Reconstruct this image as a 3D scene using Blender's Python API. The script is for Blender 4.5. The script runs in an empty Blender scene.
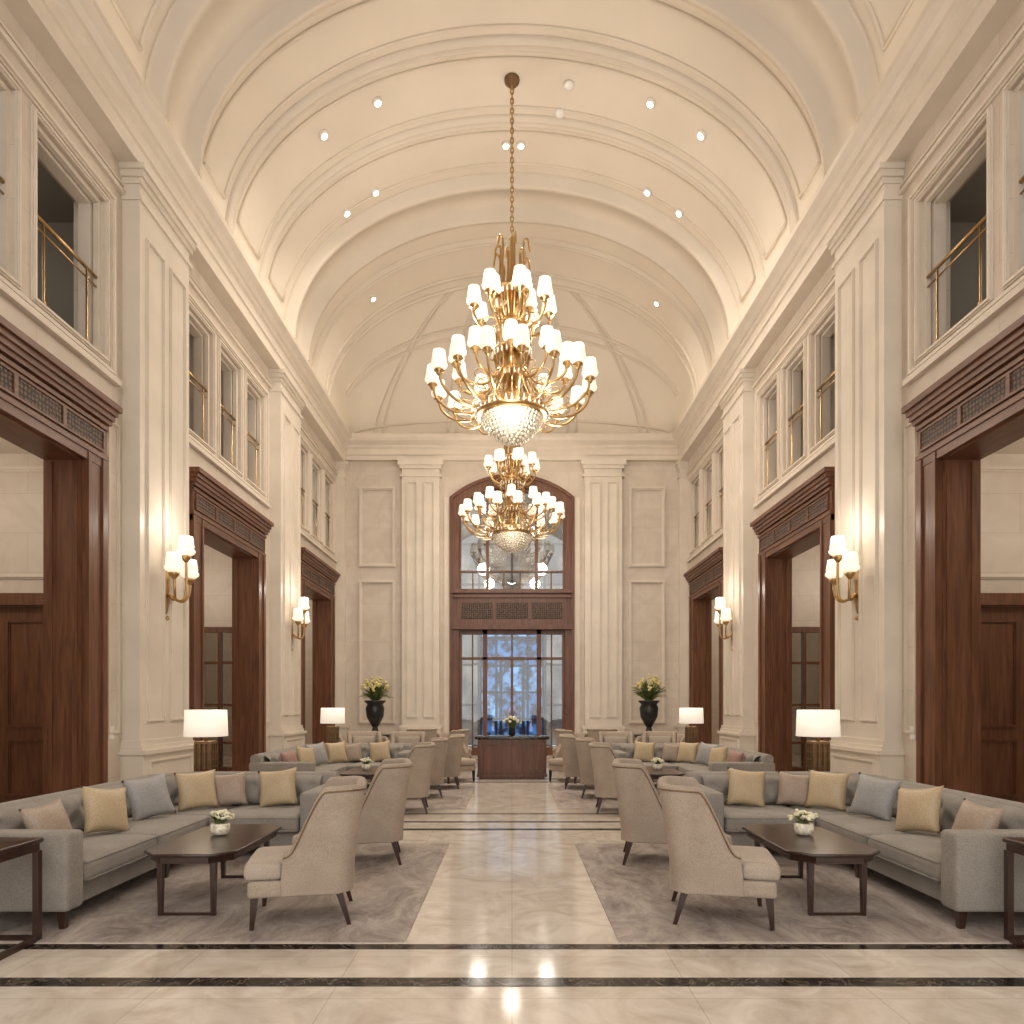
import bpy, bmesh, math, random
from mathutils import Vector, Matrix
random.seed(7)
scene=bpy.context.scene
COL=scene.collection
W=5.5; D=21.6; BAY=5.87; TH=.42
pi=math.pi

# ------------------------------------------------------------ materials
def newmat(name):
    m=bpy.data.materials.new(name); m.use_nodes=True
    return m, m.node_tree.nodes, m.node_tree.links
def mat(name,col,rough=.5,metal=0.,var=.12,scale=6.,stretch=(1,1,1),bump=0.,bscale=None,emit=0.,ecol=None,col2=None,coat=0.,sheen=0.,spec=.5,detail=4):
    m,N,L=newmat(name); b=N['Principled BSDF']
    tc=N.new('ShaderNodeTexCoord'); mp=N.new('ShaderNodeMapping'); mp.inputs['Scale'].default_value=stretch
    L.new(tc.outputs['Object'],mp.inputs['Vector'])
    n=N.new('ShaderNodeTexNoise'); n.inputs['Scale'].default_value=scale; n.inputs['Detail'].default_value=detail
    L.new(mp.outputs[0],n.inputs['Vector'])
    r=N.new('ShaderNodeValToRGB'); r.color_ramp.elements[0].position=.3; r.color_ramp.elements[1].position=.7
    c2=col2 if col2 else tuple(min(1,c*(1+var)) for c in col)
    c1=tuple(c*(1-var) for c in col) if not col2 else col
    r.color_ramp.elements[0].color=(*c1,1); r.color_ramp.elements[1].color=(*c2,1)
    L.new(n.outputs[0],r.inputs[0]); L.new(r.outputs[0],b.inputs['Base Color'])
    b.inputs['Roughness'].default_value=rough; b.inputs['Metallic'].default_value=metal
    b.inputs['Specular IOR Level'].default_value=spec
    b.inputs['Coat Weight'].default_value=coat; b.inputs['Coat Roughness'].default_value=.12
    b.inputs['Sheen Weight'].default_value=sheen
    if bump:
        n2=N.new('ShaderNodeTexNoise'); n2.inputs['Scale'].default_value=bscale or scale*4; n2.inputs['Detail'].default_value=3
        L.new(mp.outputs[0],n2.inputs['Vector'])
        bp=N.new('ShaderNodeBump'); bp.inputs['Strength'].default_value=bump; bp.inputs['Distance'].default_value=.01
        L.new(n2.outputs[0],bp.inputs['Height']); L.new(bp.outputs[0],b.inputs['Normal'])
    if emit:
        b.inputs['Emission Strength'].default_value=emit; b.inputs['Emission Color'].default_value=(*(ecol or col),1)
    return m
def stone(name,col,colv,joint,bw=1.2,bh=.6,rough=.45,jstr=.5):
    m,N,L=newmat(name); b=N['Principled BSDF']
    tc=N.new('ShaderNodeTexCoord'); sp=N.new('ShaderNodeSeparateXYZ'); L.new(tc.outputs['Object'],sp.inputs[0])
    ad=N.new('ShaderNodeMath'); ad.operation='ADD'; L.new(sp.outputs[0],ad.inputs[0]); L.new(sp.outputs[1],ad.inputs[1])
    cb=N.new('ShaderNodeCombineXYZ'); L.new(ad.outputs[0],cb.inputs[0]); L.new(sp.outputs[2],cb.inputs[1])
    br=N.new('ShaderNodeTexBrick'); L.new(cb.outputs[0],br.inputs['Vector']); br.inputs['Scale'].default_value=1
    br.inputs['Brick Width'].default_value=bw; br.inputs['Row Height'].default_value=bh; br.inputs['Mortar Size'].default_value=.004
    br.inputs['Mortar Smooth'].default_value=.2; br.inputs['Bias'].default_value=0
    br.inputs['Color1'].default_value=(*col,1); br.inputs['Color2'].default_value=(*colv,1); br.inputs['Mortar'].default_value=(*joint,1)
    n=N.new('ShaderNodeTexNoise'); n.inputs['Scale'].default_value=1.6; n.inputs['Detail'].default_value=7; n.inputs['Distortion'].default_value=1.2
    L.new(tc.outputs['Object'],n.inputs['Vector'])
    r=N.new('ShaderNodeValToRGB'); r.color_ramp.elements[0].position=.35; r.color_ramp.elements[1].position=.65
    r.color_ramp.elements[0].color=(.9,.88,.86,1); r.color_ramp.elements[1].color=(1,1,1,1)
    L.new(n.outputs[0],r.inputs[0])
    mx=N.new('ShaderNodeMix'); mx.data_type='RGBA'; mx.blend_type='MULTIPLY'; mx.inputs['Factor'].default_value=1
    L.new(br.outputs['Color'],mx.inputs['A']); L.new(r.outputs[0],mx.inputs['B']); L.new(mx.outputs['Result'],b.inputs['Base Color'])
    b.inputs['Roughness'].default_value=rough
    return m
def floormat():
    m,N,L=newmat('floor_marble'); b=N['Principled BSDF']
    tc=N.new('ShaderNodeTexCoord')
    br=N.new('ShaderNodeTexBrick'); L.new(tc.outputs['Object'],br.inputs['Vector']); br.inputs['Scale'].default_value=1; br.offset=0
    br.inputs['Brick Width'].default_value=1.0; br.inputs['Row Height'].default_value=.62; br.inputs['Mortar Size'].default_value=.003
    br.inputs['Color1'].default_value=(.76,.70,.63,1); br.inputs['Color2'].default_value=(.71,.65,.58,1); br.inputs['Mortar'].default_value=(.54,.47,.40,1)
    n=N.new('ShaderNodeTexNoise'); n.inputs['Scale'].default_value=2.3; n.inputs['Detail'].default_value=9; n.inputs['Distortion'].default_value=1.8; n.inputs['Roughness'].default_value=.62
    L.new(tc.outputs['Object'],n.inputs['Vector'])
    r=N.new('ShaderNodeValToRGB'); e=r.color_ramp.elements; e[0].position=.32; e[1].position=.62
    e[0].color=(.76,.71,.66,1); e[1].color=(1,1,1,1); L.new(n.outputs[0],r.inputs[0])
    mx=N.new('ShaderNodeMix'); mx.data_type='RGBA'; mx.blend_type='MULTIPLY'; mx.inputs['Factor'].default_value=1
    L.new(br.outputs['Color'],mx.inputs['A']); L.new(r.outputs[0],mx.inputs['B']); L.new(mx.outputs['Result'],b.inputs['Base Color'])
    b.inputs['Roughness'].default_value=.10; b.inputs['Specular IOR Level'].default_value=.95
    return m
def darkmarble():
    m,N,L=newmat('dark_marble'); b=N['Principled BSDF']
    tc=N.new('ShaderNodeTexCoord'); n=N.new('ShaderNodeTexNoise'); n.inputs['Scale'].default_value=5; n.inputs['Detail'].default_value=8; n.inputs['Distortion'].default_value=2.5
    L.new(tc.outputs['Object'],n.inputs['Vector'])
    r=N.new('ShaderNodeValToRGB'); e=r.color_ramp.elements; e[0].position=.47; e[0].color=(.012,.01,.01,1); e[1].position=.53; e[1].color=(.014,.011,.01,1)
    x=r.color_ramp.elements.new(.5); x.color=(.16,.13,.11,1)
    L.new(n.outputs[0],r.inputs[0]); L.new(r.outputs[0],b.inputs['Base Color']); b.inputs['Roughness'].default_value=.14
    return m
def woodmat(name,c1,c2,rough=.35,coat=.3,horiz=False):
    m,N,L=newmat(name); b=N['Principled BSDF']
    tc=N.new('ShaderNodeTexCoord'); mp=N.new('ShaderNodeMapping'); mp.inputs['Scale'].default_value=(9,9,.7) if not horiz else (9,.8,9)
    L.new(tc.outputs['Object'],mp.inputs[0])
    n=N.new('ShaderNodeTexNoise'); n.inputs['Scale'].default_value=2; n.inputs['Detail'].default_value=7; n.inputs['Distortion'].default_value=.8
    L.new(mp.outputs[0],n.inputs['Vector'])
    r=N.new('ShaderNodeValToRGB'); e=r.color_ramp.elements; e[0].position=.3; e[1].position=.72; e[0].color=(*c1,1); e[1].color=(*c2,1)
    L.new(n.outputs[0],r.inputs[0]); L.new(r.outputs[0],b.inputs['Base Color'])
    b.inputs['Roughness'].default_value=rough; b.inputs['Coat Weight'].default_value=coat; b.inputs['Coat Roughness'].default_value=.2
    return m
def fretmat():
    m,N,L=newmat('carved_fret'); b=N['Principled BSDF']
    tc=N.new('ShaderNodeTexCoord'); sp=N.new('ShaderNodeSeparateXYZ'); L.new(tc.outputs['Object'],sp.inputs[0])
    ad=N.new('ShaderNodeMath'); ad.operation='ADD'; L.new(sp.outputs[0],ad.inputs[0]); L.new(sp.outputs[1],ad.inputs[1])
    cb=N.new('ShaderNodeCombineXYZ'); L.new(ad.outputs[0],cb.inputs[0]); L.new(sp.outputs[2],cb.inputs[1])
    v=N.new('ShaderNodeTexVoronoi'); v.inputs['Scale'].default_value=17; v.inputs['Randomness'].default_value=.25; L.new(cb.outputs[0],v.inputs['Vector'])
    r=N.new('ShaderNodeValToRGB'); e=r.color_ramp.elements; e[0].position=.3; e[0].color=(.18,.10,.06,1); e[1].position=.42; e[1].color=(.02,.012,.01,1)
    L.new(v.outputs['Distance'],r.inputs[0]); L.new(r.outputs[0],b.inputs['Base Color']); b.inputs['Roughness'].default_value=.5
    bp=N.new('ShaderNodeBump'); bp.invert=True; bp.inputs['Strength'].default_value=.8; bp.inputs['Distance'].default_value=.02
    L.new(v.outputs['Distance'],bp.inputs['Height']); L.new(bp.outputs[0],b.inputs['Normal'])
    return m
def glassmat(name,refl=.18,tint=(.9,.93,.95)):
    m,N,L=newmat(name); N.remove(N['Principled BSDF']); out=N['Material Output']
    t=N.new('ShaderNodeBsdfTransparent'); t.inputs[0].default_value=(*tint,1); g=N.new('ShaderNodeBsdfGlossy'); g.inputs['Roughness'].default_value=.02
    mx=N.new('ShaderNodeMixShader'); mx.inputs[0].default_value=refl; L.new(t.outputs[0],mx.inputs[1]); L.new(g.outputs[0],mx.inputs[2]); L.new(mx.outputs[0],out.inputs[0])
    return m
def fabricmat(name,c,c2,rough=.9):
    m,N,L=newmat(name); b=N['Principled BSDF']
    tc=N.new('ShaderNodeTexCoord'); n=N.new('ShaderNodeTexNoise'); n.inputs['Scale'].default_value=120; n.inputs['Detail'].default_value=2
    L.new(tc.outputs['Object'],n.inputs['Vector'])
    n2=N.new('ShaderNodeTexNoise'); n2.inputs['Scale'].default_value=5; L.new(tc.outputs['Object'],n2.inputs['Vector'])
    mm=N.new('ShaderNodeMath'); mm.operation='MULTIPLY_ADD'; mm.inputs[1].default_value=.7; L.new(n.outputs[0],mm.inputs[0])
    m3=N.new('ShaderNodeMath'); m3.operation='MULTIPLY'; m3.inputs[1].default_value=.3; L.new(n2.outputs[0],m3.inputs[0]); L.new(m3.outputs[0],mm.inputs[2])
    r=N.new('ShaderNodeValToRGB'); e=r.color_ramp.elements; e[0].position=.36; e[1].position=.64; e[0].color=(*c,1); e[1].color=(*c2,1)
    L.new(mm.outputs[0],r.inputs[0]); L.new(r.outputs[0],b.inputs['Base Color']); b.inputs['Roughness'].default_value=rough; b.inputs['Sheen Weight'].default_value=.1
    bp=N.new('ShaderNodeBump'); bp.inputs['Strength'].default_value=.2; bp.inputs['Distance'].default_value=.003; L.new(n.outputs[0],bp.inputs['Height']); L.new(bp.outputs[0],b.inputs['Normal'])
    return m
def rugmat():
    m,N,L=newmat('rug_wool'); b=N['Principled BSDF']
    tc=N.new('ShaderNodeTexCoord'); n=N.new('ShaderNodeTexNoise'); n.inputs['Scale'].default_value=1.9; n.inputs['Detail'].default_value=14; n.inputs['Roughness'].default_value=.8; n.inputs['Distortion'].default_value=.8
    mp=N.new('ShaderNodeMapping'); mp.inputs['Scale'].default_value=(1.3,.7,1); L.new(tc.outputs['Object'],mp.inputs[0]); L.new(mp.outputs[0],n.inputs['Vector'])
    r=N.new('ShaderNodeValToRGB'); e=r.color_ramp.elements; e[0].position=.39; e[1].position=.6; e[0].color=(.215,.175,.16,1); e[1].color=(.48,.42,.375,1)
    L.new(n.outputs[0],r.inputs[0]); L.new(r.outputs[0],b.inputs['Base Color']); b.inputs['Roughness'].default_value=.95
    n3=N.new('ShaderNodeTexNoise'); n3.inputs['Scale'].default_value=200; L.new(tc.outputs['Object'],n3.inputs['Vector'])
    bp=N.new('ShaderNodeBump'); bp.inputs['Strength'].default_value=.4; bp.inputs['Distance'].default_value=.005; L.new(n3.outputs[0],bp.inputs['Height']); L.new(bp.outputs[0],b.inputs['Normal'])
    return m
def facademat(name,c1,c2,mort,strength,bw,bh,dark=(.06,.07,.1),ms=.05,nsc=2.5):
    m,N,L=newmat(name); b=N['Principled BSDF']
    tc=N.new('ShaderNodeTexCoord'); sp=N.new('ShaderNodeSeparateXYZ'); L.new(tc.outputs['Object'],sp.inputs[0])
    cb=N.new('ShaderNodeCombineXYZ'); L.new(sp.outputs[0],cb.inputs[0]); L.new(sp.outputs[2],cb.inputs[1])
    br=N.new('ShaderNodeTexBrick'); br.offset=0; L.new(cb.outputs[0],br.inputs['Vector']); br.inputs['Scale'].default_value=1
    br.inputs['Brick Width'].default_value=bw; br.inputs['Row Height'].default_value=bh; br.inputs['Mortar Size'].default_value=ms
    br.inputs['Color1'].default_value=(*c1,1); br.inputs['Color2'].default_value=(*c2,1); br.inputs['Mortar'].default_value=(*mort,1)
    n=N.new('ShaderNodeTexNoise'); n.inputs['Scale'].default_value=nsc; n.inputs['Detail'].default_value=6; L.new(cb.outputs[0],n.inputs['Vector'])
    r=N.new('ShaderNodeValToRGB'); e=r.color_ramp.elements; e[0].position=.42; e[1].position=.6; e[0].color=(*dark,1); e[1].color=(1.,1.,1.,1)
    L.new(n.outputs[0],r.inputs[0])
    mx=N.new('ShaderNodeMix'); mx.data_type='RGBA'; mx.blend_type='MULTIPLY'; mx.inputs['Factor'].default_value=1
    L.new(br.outputs['Color'],mx.inputs['A']); L.new(r.outputs[0],mx.inputs['B'])
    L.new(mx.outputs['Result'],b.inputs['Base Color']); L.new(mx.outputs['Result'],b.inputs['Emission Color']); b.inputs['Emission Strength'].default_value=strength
    return m

M={}
M['wall']=stone('limestone',(.68,.60,.51),(.65,.57,.48),(.54,.46,.38))
M['trim']=mat('painted_stone',(.70,.62,.525),.45,var=.05,scale=2.5,bump=.05)
M['pil']=mat('pilaster_stone',(.71,.635,.54),.4,var=.07,scale=1.5,detail=8)
M['ceil']=mat('ceiling_plaster',(.74,.665,.565),.6,var=.03,scale=1.)
M['ceiltrim']=mat('ceiling_moulding',(.71,.63,.53),.55,var=.03,scale=1.)
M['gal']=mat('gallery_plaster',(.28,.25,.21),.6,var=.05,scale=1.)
M['floor']=floormat(); M['dm']=darkmarble()
M['wood']=woodmat('mahogany',(.085,.031,.014),(.19,.075,.034),.42,coat=.08)
M['woodh']=woodmat('mahogany_beam',(.085,.031,.014),(.19,.075,.034),.42,coat=.08,horiz=True)
M['dwood']=woodmat('dark_walnut',(.020,.009,.006),(.055,.023,.015),rough=.28,coat=.3)
M['fret']=fretmat()
M['brass']=mat('brass',(.50,.33,.15),.28,1.,var=.1,scale=8)
M['bronze']=mat('aged_bronze',(.20,.12,.06),.4,.6,var=.2,scale=10)
M['shade']=mat('lit_glass_shade',(.9,.84,.74),.5,var=.02,emit=.9,ecol=(1,.87,.68))
M['lshade']=mat('linen_shade',(.9,.84,.74),.7,var=.04,scale=60,emit=.7,ecol=(1,.88,.72))
M['crystal']=mat('glowing_crystal_beads',(.74,.66,.54),.08,0.,var=.4,scale=30,bump=.3,bscale=45,emit=.04,ecol=(1,.8,.55),coat=1.)  # faint warm glow put into the crystal colour itself
M['glass']=glassmat('window_glass',.12); M['glassd']=glassmat('screen_glass',.35,(.6,.58,.55))
M['glassl']=glassmat('door_glass',.08,(.9,.95,1.))
M['sofa']=fabricmat('grey_weave',(.215,.195,.17),(.34,.31,.275))
M['chair']=fabricmat('oatmeal_weave',(.30,.24,.185),(.43,.355,.285))
M['chairin']=fabricmat('pale_oatmeal',(.35,.29,.235),(.47,.40,.33))
M['gold']=fabricmat('gold_satin',(.42,.31,.18),(.58,.46,.30),.5)
M['greyp']=fabricmat('grey_blue_satin',(.26,.255,.25),(.41,.40,.39),.5)
M['brownp']=fabricmat('taupe_satin',(.30,.22,.165),(.46,.37,.29),.5)
M['rustp']=fabricmat('dusty_rose_satin',(.26,.14,.11),(.38,.23,.19),.5)
M['rug']=rugmat()
M['leaf']=mat('leaf_green',(.12,.16,.04),.6,var=.4,scale=20)
M['bloom']=mat('cream_petals',(.68,.58,.26),.6,var=.15,scale=20)
M['bloomw']=mat('white_petals',(.80,.76,.55),.6,var=.1,scale=20)
M['urn']=mat('black_bronze',(.03,.028,.028),.3,.4,var=.3,scale=10)
M['dl']=mat('downlight_lens',(1,1,1),.5,emit=14,ecol=(1,.93,.82))
M['strip']=mat('led_strip',(1,.85,.6),.5,emit=5,ecol=(1,.82,.6))
M['white']=mat('white_plastic',(.8,.78,.74),.4)
M['facb']=facademat('blue_lit_shopfront',(.03,.13,.36),(.24,.54,.92),(.004,.012,.04),1.0,.62,1.05,dark=(.04,.05,.08),ms=.05,nsc=2.6)
M['facg']=facademat('painted_glow_facade',(.30,.28,.25),(.40,.36,.31),(.10,.085,.07),.32,1.3,1.6,dark=(.35,.35,.37),nsc=.9)  # beige-grey emission painted in, standing for hall reflections seen in the glass

# ------------------------------------------------------------ mesh builder
class MB:
    def __init__(s): s.v=[];s.f=[];s.sm=[];s.mi=[];s.m=0
    def add(s,vs,fs,smooth=False):
        o=len(s.v); s.v+=[tuple(p) for p in vs]
        for f in fs:
            s.f.append(tuple(i+o for i in f)); s.sm.append(smooth); s.mi.append(s.m)
    def hexa(s,P):
        s.add(P,[(0,1,2,3),(4,5,6,7),(0,1,5,4),(1,2,6,5),(2,3,7,6),(3,0,4,7)])
    def box(s,x0,x1,y0,y1,z0,z1):
        s.hexa([(x0,y0,z0),(x1,y0,z0),(x1,y1,z0),(x0,y1,z0),(x0,y0,z1),(x1,y0,z1),(x1,y1,z1),(x0,y1,z1)])
    def mbox(s,mp,u0,u1,v0,v1,n0,n1):
        s.hexa([mp(u0,v0,n0),mp(u1,v0,n0),mp(u1,v1,n0),mp(u0,v1,n0),mp(u0,v0,n1),mp(u1,v0,n1),mp(u1,v1,n1),mp(u0,v1,n1)])
    def taper(s,c,a,b,z0,z1,off=(0,0)):
        x,y=c; X,Y=x+off[0],y+off[1]
        s.hexa([(X-a,Y-a,z0),(X+a,Y-a,z0),(X+a,Y+a,z0),(X-a,Y+a,z0),(x-b,y-b,z1),(x+b,y-b,z1),(x+b,y+b,z1),(x-b,y+b,z1)])
    def frame(s,mp,u0,u1,v0,v1,w,n0,n1):
        s.mbox(mp,u0,u1,v0,v0+w,n0,n1); s.mbox(mp,u0,u1,v1-w,v1,n0,n1)
        s.mbox(mp,u0,u0+w,v0+w,v1-w,n0,n1); s.mbox(mp,u1-w,u1,v0+w,v1-w,n0,n1)
    def mould(s,mp,u0,u1,v0,v1,n0,w=.07,p=.05):
        s.frame(mp,u0,u1,v0,v1,w,n0,n0+p*.5); s.frame(mp,u0+w*.3,u1-w*.3,v0+w*.3,v1-w*.3,w*.4,n0,n0+p)
    def grid(s,rows,closed_r=False,closed_c=False,smooth=True):
        R=len(rows);Cn=len(rows[0]); vs=[p for r in rows for p in r]; fs=[]
        for i in range(R if closed_r else R-1):
            for j in range(Cn if closed_c else Cn-1):
                a=i*Cn+j; b=i*Cn+(j+1)%Cn; c=((i+1)%R)*Cn+(j+1)%Cn; d=((i+1)%R)*Cn+j
                fs.append((a,b,c,d))
        s.add(vs,fs,smooth)
    def lathe(s,prof,c=(0,0,0),seg=20,smooth=True,sx=1,sy=1):
        rows=[[(c[0]+sx*r*math.cos(2*pi*j/seg),c[1]+sy*r*math.sin(2*pi*j/seg),c[2]+z) for j in range(seg)] for r,z in prof]
        s.grid(rows,closed_c=True,smooth=smooth)
        n=seg
        for k,(r,z) in ((0,prof[0]),(len(prof)-1,prof[-1])):
            if r>1e-4: s.add(rows[k],[tuple(range(n))],False)
    def tube(s,pts,r,seg=6,closed=False):
        P=[Vector(p) for p in pts]; n=len(P); rows=[]
        up=Vector((0,0,1)); prev=None
        for i,p in enumerate(P):
            t=(P[(i+1)%n]-P[i-1]) if closed else (P[min(i+1,n-1)]-P[max(i-1,0)])
            t.normalize()
            if prev is None:
                a=up if abs(t.z)<.9 else Vector((1,0,0)); x=t.cross(a).normalized()
            else: x=(prev-t*prev.dot(t)).normalized()
            prev=x; y=t.cross(x); rr=r[i] if isinstance(r,(list,tuple)) else r
            rows.append([tuple(p+x*rr*math.cos(2*pi*j/seg)+y*rr*math.sin(2*pi*j/seg)) for j in range(seg)])
        s.grid(rows,closed_r=closed,closed_c=True)
        if not closed:
            s.add(rows[0],[tuple(range(seg))]); s.add(rows[-1],[tuple(range(seg))])
    def rbox(s,x0,x1,y0,y1,z0,z1,r=.04,n=3,puff=0.):
        c=((x0+x1)/2,(y0+y1)/2,(z0+z1)/2); h=((x1-x0)/2,(y1-y0)/2,(z1-z0)/2); r=min(r,*[q*.98 for q in h])
        def smp(q):
            L=[-q,-q+.12*r,-q+.4*r,-q+r]; k=[(-q+r)+(2*q-2*r)*i/(n+1) for i in range(1,n+1)]
            return L+k+[q-r,q-.4*r,q-.12*r,q]
        S=[smp(q) for q in h]
        def proj(p):
            inn=[max(-(h[i]-r),min(h[i]-r,p[i])) for i in range(3)]; d=Vector([p[i]-inn[i] for i in range(3)])
            if d.length>1e-9: d=d.normalized()*r
            q=[inn[i]+d[i] for i in range(3)]
            if puff:
                w=max(0,1-(q[0]/h[0])**2)*max(0,1-(q[1]/h[1])**2); q[2]+=puff*w**.5*(1 if q[2]>0 else 0)
            return (c[0]+q[0],c[1]+q[1],c[2]+q[2])
        for ax in range(3):
            u,v=[a for a in range(3) if a!=ax]
            for sg in (-1,1):
                rows=[]
                for a in S[u]:
                    row=[]
                    for b in S[v]:
                        p=[0,0,0];p[ax]=sg*h[ax];p[u]=a;p[v]=b; row.append(proj(p))
                    rows.append(row)
                s.grid(rows)
    def prism(s,poly,axis,a,b):
        def P(q,t):
            if axis=='y': return (q[0],t,q[1])
            if axis=='x': return (t,q[0],q[1])
            return (q[0],q[1],t)
        n=len(poly); vs=[P(q,a) for q in poly]+[P(q,b) for q in poly]
        s.add(vs,[tuple(range(n)),tuple(range(n,2*n))]+[(i,(i+1)%n,n+(i+1)%n,n+i) for i in range(n)])
    def mesh(s,name,mats,flip=False):
        me=bpy.data.meshes.new(name)
        vs=[(-x,y,z) for x,y,z in s.v] if flip else s.v
        me.from_pydata(vs,[],s.f)
        for m in mats: me.materials.append(m)
        me.polygons.foreach_set('use_smooth',s.sm); me.polygons.foreach_set('material_index',s.mi)
        bm=bmesh.new(); bm.from_mesh(me); bmesh.ops.remove_doubles(bm,verts=bm.verts,dist=1e-5); bmesh.ops.recalc_face_normals(bm,faces=bm.faces); bm.to_mesh(me); bm.free()
        return me
def tag(o,label,cat,kind=None,group=None):
    o['label']=label;o['category']=cat
    if kind:o['kind']=kind
    if group:o['group']=group
def obj(mb,name,mats,parent=None,loc=(0,0,0),flip=False):
    if not isinstance(mats,(list,tuple)): mats=[mats]
    o=bpy.data.objects.new(name,mb.mesh(name,mats,flip)); COL.objects.link(o); o.location=loc
    if parent: o.parent=parent
    return o
def empty(name,loc,label,cat,group=None):
    e=bpy.data.objects.new(name,None); e.empty_display_size=.2; COL.objects.link(e); e.location=loc; tag(e,label,cat,None,group); return e
def link(data,name,parent,loc=(0,0,0),rot=(0,0,0)):
    o=bpy.data.objects.new(name,data); COL.objects.link(o); o.parent=parent; o.location=loc; o.rotation_euler=rot; return o
def copy_thing(e,loc,rotz=None,scale=None,label=None):
    n=e.copy(); COL.objects.link(n); n.location=loc
    if rotz is not None: n.rotation_euler=(0,0,rotz)
    if scale: n.scale=(scale,)*3
    if label: n['label']=label
    def rec(a,b):
        for c in a.children:
            k=c.copy(); k.parent=b; COL.objects.link(k); rec(c,k)
    rec(e,n)
    return n
def light(kind,loc,power,col=(1,.90,.78),size=.1,rot=None,spot=None,sy=None):
    l=bpy.data.lights.new('lamp_or_fill_light',kind); l.energy=power; l.color=col
    if kind=='AREA':
        l.size=size
        if sy: l.shape='RECTANGLE'; l.size_y=sy
    else: l.shadow_soft_size=size
    if kind=='SPOT': l.spot_size=spot or 1.6; l.spot_blend=.8
    o=bpy.data.objects.new('lamp_or_fill_light',l); COL.objects.link(o); o.location=loc
    if rot: o.rotation_euler=rot
    tag(o,'warm light of a lamp or added room fill','light'); return o
TN=[0]
def trim(mb,mats,label,name='trim'):
    TN[0]+=1; o=obj(mb,f'trim_{TN[0]}',mats); tag(o,label,'trim','structure'); return o

# ------------------------------------------------------------ walls
def holes_wall(mb,mp,u0,u1,v0,v1,holes,n0,n1):
    us=sorted({u0,u1,*[h[0] for h in holes],*[h[1] for h in holes]}); vs=sorted({v0,v1,*[h[2] for h in holes],*[h[3] for h in holes]})
    us=[u for u in us if u0<=u<=u1]; vs=[v for v in vs if v0<=v<=v1]
    def solid(i,j):
        if i<0 or j<0 or i>=len(us)-1 or j>=len(vs)-1: return False
        a=(us[i]+us[i+1])/2;b=(vs[j]+vs[j+1])/2
        return not any(h[0]<a<h[1] and h[2]<b<h[3] for h in holes)
    for i in range(len(us)-1):
        for j in range(len(vs)-1):
            if not solid(i,j): continue
            a,b,c,d=us[i],us[i+1],vs[j],vs[j+1]
            for n in (n0,n1): mb.add([mp(a,c,n),mp(b,c,n),mp(b,d,n),mp(a,d,n)],[(0,1,2,3)])
            for (di,dj,p,q) in ((-1,0,(a,c),(a,d)),(1,0,(b,c),(b,d)),(0,-1,(a,c),(b,c)),(0,1,(a,d),(b,d))):
                if not solid(i+di,j+dj): mb.add([mp(*p,n0),mp(*q,n0),mp(*q,n1),mp(*p,n1)],[(0,1,2,3)])
Y0=-3.0; ZS=10.05
CT=[7.44+BAY*k for k in range(3)]
WZ0,WZ1=6.3,8.4
def wins(c):
    if c<8: return [(6.2,7.55),(7.87,9.22)]
    return [(c-1.78+i*1.28,c-1.78+i*1.28+1.0) for i in range(3)]
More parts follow.
